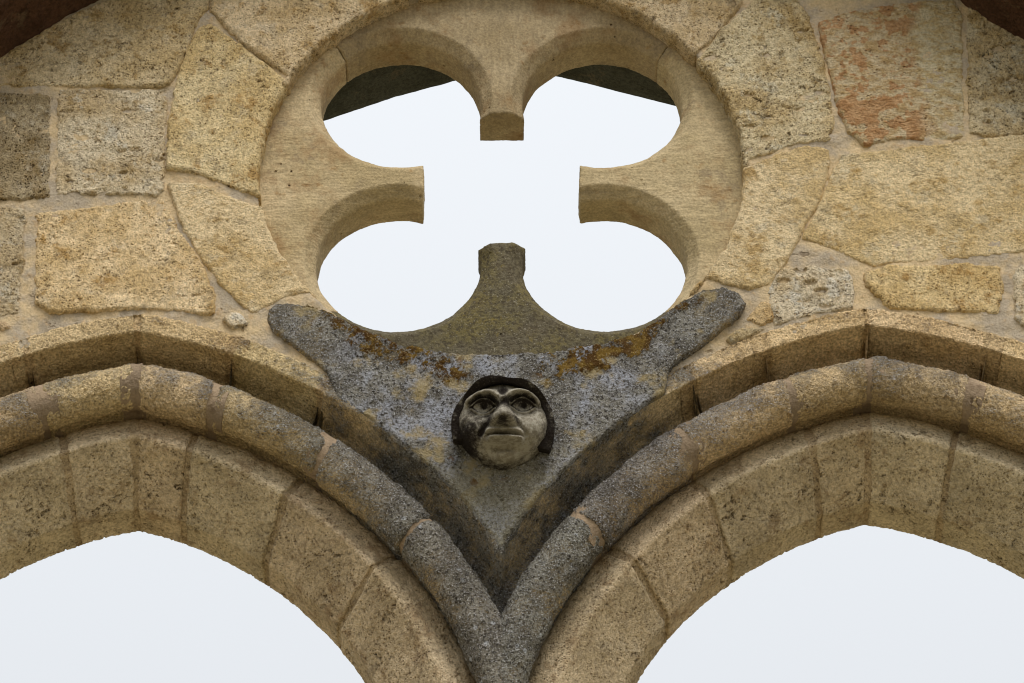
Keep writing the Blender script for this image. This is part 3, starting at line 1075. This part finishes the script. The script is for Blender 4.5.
def face_height(u, v):
    rho = np.clip(face_outline(u, v) / 42.0 + 1, 0, 1)
    H = 34 * np.sqrt(np.maximum(1 - rho ** 4.2, 0)) - 7 * sstep(-10, -44, v)
    crust_shade = 0 * u  # dirt crust, plus shade and highlights painted over the carved features
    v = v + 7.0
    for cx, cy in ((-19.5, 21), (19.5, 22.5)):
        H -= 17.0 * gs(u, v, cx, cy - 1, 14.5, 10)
        crust_shade += 1.35 * gs(u, v, cx, cy + 5, 16, 8.0) * (1.0 if cx < 0 else 0.85)  # eye socket shade painted in
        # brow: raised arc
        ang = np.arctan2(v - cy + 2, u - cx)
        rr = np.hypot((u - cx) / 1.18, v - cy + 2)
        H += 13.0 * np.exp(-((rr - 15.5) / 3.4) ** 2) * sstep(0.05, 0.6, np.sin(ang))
        crust_shade -= 1.1 * np.exp(-((rr - 16.2) / 3.0) ** 2) * sstep(0.05, 0.6, np.sin(ang))  # brow lightened in colour like a highlight
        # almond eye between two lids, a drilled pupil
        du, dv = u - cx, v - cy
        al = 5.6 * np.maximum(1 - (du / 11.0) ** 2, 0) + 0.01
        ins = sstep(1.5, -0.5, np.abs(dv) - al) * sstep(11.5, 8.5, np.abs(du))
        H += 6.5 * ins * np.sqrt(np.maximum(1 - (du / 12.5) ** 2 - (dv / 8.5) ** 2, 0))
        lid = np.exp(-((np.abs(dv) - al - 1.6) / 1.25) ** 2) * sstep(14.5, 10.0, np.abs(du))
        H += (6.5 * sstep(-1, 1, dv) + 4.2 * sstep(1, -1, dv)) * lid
        crust_shade += 1.0 * np.exp(-((np.abs(dv) - al - 0.1) / 0.8) ** 2) * sstep(13.0, 10.0, np.abs(du)) + 0.45 * gs(u, v, cx, cy, 17, 11)  # painted shade in the creases around the eyeball
        crust_shade -= 1.0 * lid + 0.8 * ins
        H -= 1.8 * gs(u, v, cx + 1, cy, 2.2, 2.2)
        crust_shade += 0.9 * gs(u, v, cx + 1, cy, 2.4, 2.4)
        # cheeks
        H += 6.5 * gs(u, v, cx * 1.35, -3, 13, 15)
    # nose
    t = np.clip((28 - v) / 21.0, 0, 1)
    hw = 4.0 + 7.0 * t ** 1.3
    nh = (9 + 27 * t ** 1.1)
    below = sstep(-2.5, 3.5, v)
    cap = sstep(33, 26, v)
    H += nh * np.exp(-np.abs((u - 0.5) / hw) ** 3.0) * below * cap
    H += 6.0 * (gs(u, v, -11, 5.0, 4.6, 4.5) + gs(u, v, 12, 5.0, 4.6, 4.5))
    H -= 4.0 * gs(u, v, 0.5, 1.5, 11, 3.0)
    crust_shade += 0.95 * gs(u, v, -1.0, 1.0, 9, 4.0) + 0.6 * gs(u, v, 1, -20.0, 14, 3.0) + 0.25 * gs(u, v, 0, 18, 7, 10) + 1.0 * gs(u, v, 0, 35, 5.5, 7)  # painted shade under the nose and below the lower lip
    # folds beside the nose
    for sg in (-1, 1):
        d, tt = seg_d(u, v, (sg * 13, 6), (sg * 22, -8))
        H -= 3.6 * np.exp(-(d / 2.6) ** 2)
        crust_shade += 0.6 * np.exp(-(d / 3.2) ** 2)  # fold shade put into the colour
    # mouth
    um = (u - 1.5) / 19.0
    win = sstep(1.08, 0.82, np.abs(um))
    bow = -3.2 * um ** 2 - 0.8 * um
    H += 4.0 * gs(u, v, 1.5, -8, 20, 10)
    H += 8.5 * np.exp(-((v + 3.6 - bow) / 2.4) ** 2) * win
    H += 14.0 * np.exp(-((v + 12.4 - 0.4 * bow) / 3.0) ** 2) * win * sstep(-1.0, -0.7, um)
    H -= 4.0 * np.exp(-((v + 7.6 - 0.7 * bow) / 1.6) ** 2) * win
    crust_shade += 0.8 * np.exp(-((v + 7.3 - 0.7 * bow) / 1.6) ** 2) * win - 0.8 * np.exp(-((v + 3.6 - bow) / 2.2) ** 2) * win \
        - 1.1 * np.exp(-((v + 12.6) / 3.2) ** 2) * win  # shade painted along the mouth line, both lips lightened
    H -= 7.5 * gs(u, v, 1, -19.5, 15, 4.0)
    H += 7.5 * gs(u, v, 2, -26, 11, 8)
    crust_shade -= 0.5 * gs(u, v, 3, -22, 14, 9)
    # sooty cheek at the viewer's left, dark edge
    crust_shade += 0.95 * gs(u, v, -31, -7, 15, 15) - 0.35 * gs(u, v, 8, -12, 26, 18) + 0.35 * gs(u, v, 2, -44, 40, 14) + 0.55 * sstep(0.80, 0.98, rho) * sstep(24, -4, v)
    P = np.stack([u * 0.06, v * 0.06, u * 0], -1)
    H = H + 2.0 * fbm(P, 1.3, 4, 8) + 1.0 * fbm(P, 5.0, 2, 19)
    return H, 0.85 * crust_shade + 0.20


def head_xform(zero_y):
    ct, st = math.cos(HT), math.sin(HT)

    def f(V):
        # local: x across, y depth (positive into the wall), z up the face
        x, y, z = V[:, 0], V[:, 1], V[:, 2]
        Y = y * ct - z * st
        Z = y * st + z * ct
        return np.c_[HC[0] + x, HC[1] + Y, HC[2] + Z]
    return f


SV = 1.0 / (304.0 * math.cos(PITCH - HT))
SU = 1.0 / 304.0


def head_piece(name, outline, height, mat, depth, h=0.8):
    def sdf(X, Z):
        return outline(X / SU, Z / SV) * SU

    def hf(X, Z, D):
        return -height(X / SU, Z / SV)[0] * SU

    V, Fc = field_mesh(sdf, hf, (-64 * SU, 64 * SU, -60 * SV, 64 * SV), h * SU, depth, ring=0.006, xform=head_xform(0))
    o = link_mesh(name, V, Fc, mat, head)
    # crust and painted shade attribute from the carving
    ct, st = math.cos(HT), math.sin(HT)
    d = V - np.array([HC[0], HC[1], HC[2]])
    lx = d[:, 0]
    lz = -d[:, 1] * st + d[:, 2] * ct
    cr = height(lx / SU, lz / SV)[1]
    at = o.data.attributes.new('crust_shade', 'FLOAT', 'POINT')
    at.data.foreach_set('value', np.asarray(cr, np.float32))
    return o


head_piece('face', lambda u, v: face_outline(u, v), face_height, M['head'], 0.16)


def hood_outline(u, v):
    w = 50.5 - 3.0 * sstep(10, 50, v)
    outer = (np.sqrt((u / w) ** 2 + (np.where(v > 0, v / 43.5, v / 60.0)) ** 2) - 1) * 48
    outer = outer + 1.6 * np.sin(u * 0.12 + 1.0) * sstep(10, 40, v)
    inner = -(face_outline(u, v) + 2.5)
    # rim dips between the brows
    low = -(v + 16 + 10 * sstep(0, 50, u))
    return np.maximum(np.maximum(outer, inner), low)


def hood_height(u, v):
    k = sstep(18, 44, v)
    H = 16 + 19 * k - 0.10 * np.abs(u) * k
    H = H - 4.0 * gs(u, v, 2, 36, 9, 10)
    P = np.stack([u * 0.06, v * 0.06, u * 0], -1)
    H = H + 2.0 * fbm(P, 1.7, 4, 28)
    return H, 1.4 + 0.4 * fbm(P, 2.2, 3, 4) - 0.5 * sstep(-6, 1, (np.sqrt((u / 48) ** 2 + (np.where(v > 0, v / 43.5, v / 60.0)) ** 2) - 1) * 48)


head_piece('hood', hood_outline, hood_height, M['head'], 0.16)


# ------------------------------------------------------------------ great arch in front, at the top corners
encl = empty('enclosing_arch', (0, -0.2, 9.4))
tag(encl, 'dark brown edge of a larger arch projecting over both top corners of the wall', 'arch')
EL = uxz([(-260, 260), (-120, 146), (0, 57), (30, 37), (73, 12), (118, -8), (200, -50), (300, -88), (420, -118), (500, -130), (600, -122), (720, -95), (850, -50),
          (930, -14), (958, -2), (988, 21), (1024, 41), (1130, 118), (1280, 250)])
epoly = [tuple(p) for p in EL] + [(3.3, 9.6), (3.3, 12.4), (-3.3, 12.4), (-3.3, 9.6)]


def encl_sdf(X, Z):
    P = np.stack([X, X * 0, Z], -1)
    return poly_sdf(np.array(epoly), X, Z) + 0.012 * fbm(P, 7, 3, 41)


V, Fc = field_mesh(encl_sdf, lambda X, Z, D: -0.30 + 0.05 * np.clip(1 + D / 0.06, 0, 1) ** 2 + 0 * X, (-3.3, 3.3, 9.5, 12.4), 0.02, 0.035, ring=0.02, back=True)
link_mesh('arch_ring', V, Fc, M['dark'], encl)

# ------------------------------------------------------------------ rear arch of the thick wall
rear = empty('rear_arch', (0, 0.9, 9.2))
tag(rear, 'dark underside of a rear arch showing through the upper two lobes', 'arch')
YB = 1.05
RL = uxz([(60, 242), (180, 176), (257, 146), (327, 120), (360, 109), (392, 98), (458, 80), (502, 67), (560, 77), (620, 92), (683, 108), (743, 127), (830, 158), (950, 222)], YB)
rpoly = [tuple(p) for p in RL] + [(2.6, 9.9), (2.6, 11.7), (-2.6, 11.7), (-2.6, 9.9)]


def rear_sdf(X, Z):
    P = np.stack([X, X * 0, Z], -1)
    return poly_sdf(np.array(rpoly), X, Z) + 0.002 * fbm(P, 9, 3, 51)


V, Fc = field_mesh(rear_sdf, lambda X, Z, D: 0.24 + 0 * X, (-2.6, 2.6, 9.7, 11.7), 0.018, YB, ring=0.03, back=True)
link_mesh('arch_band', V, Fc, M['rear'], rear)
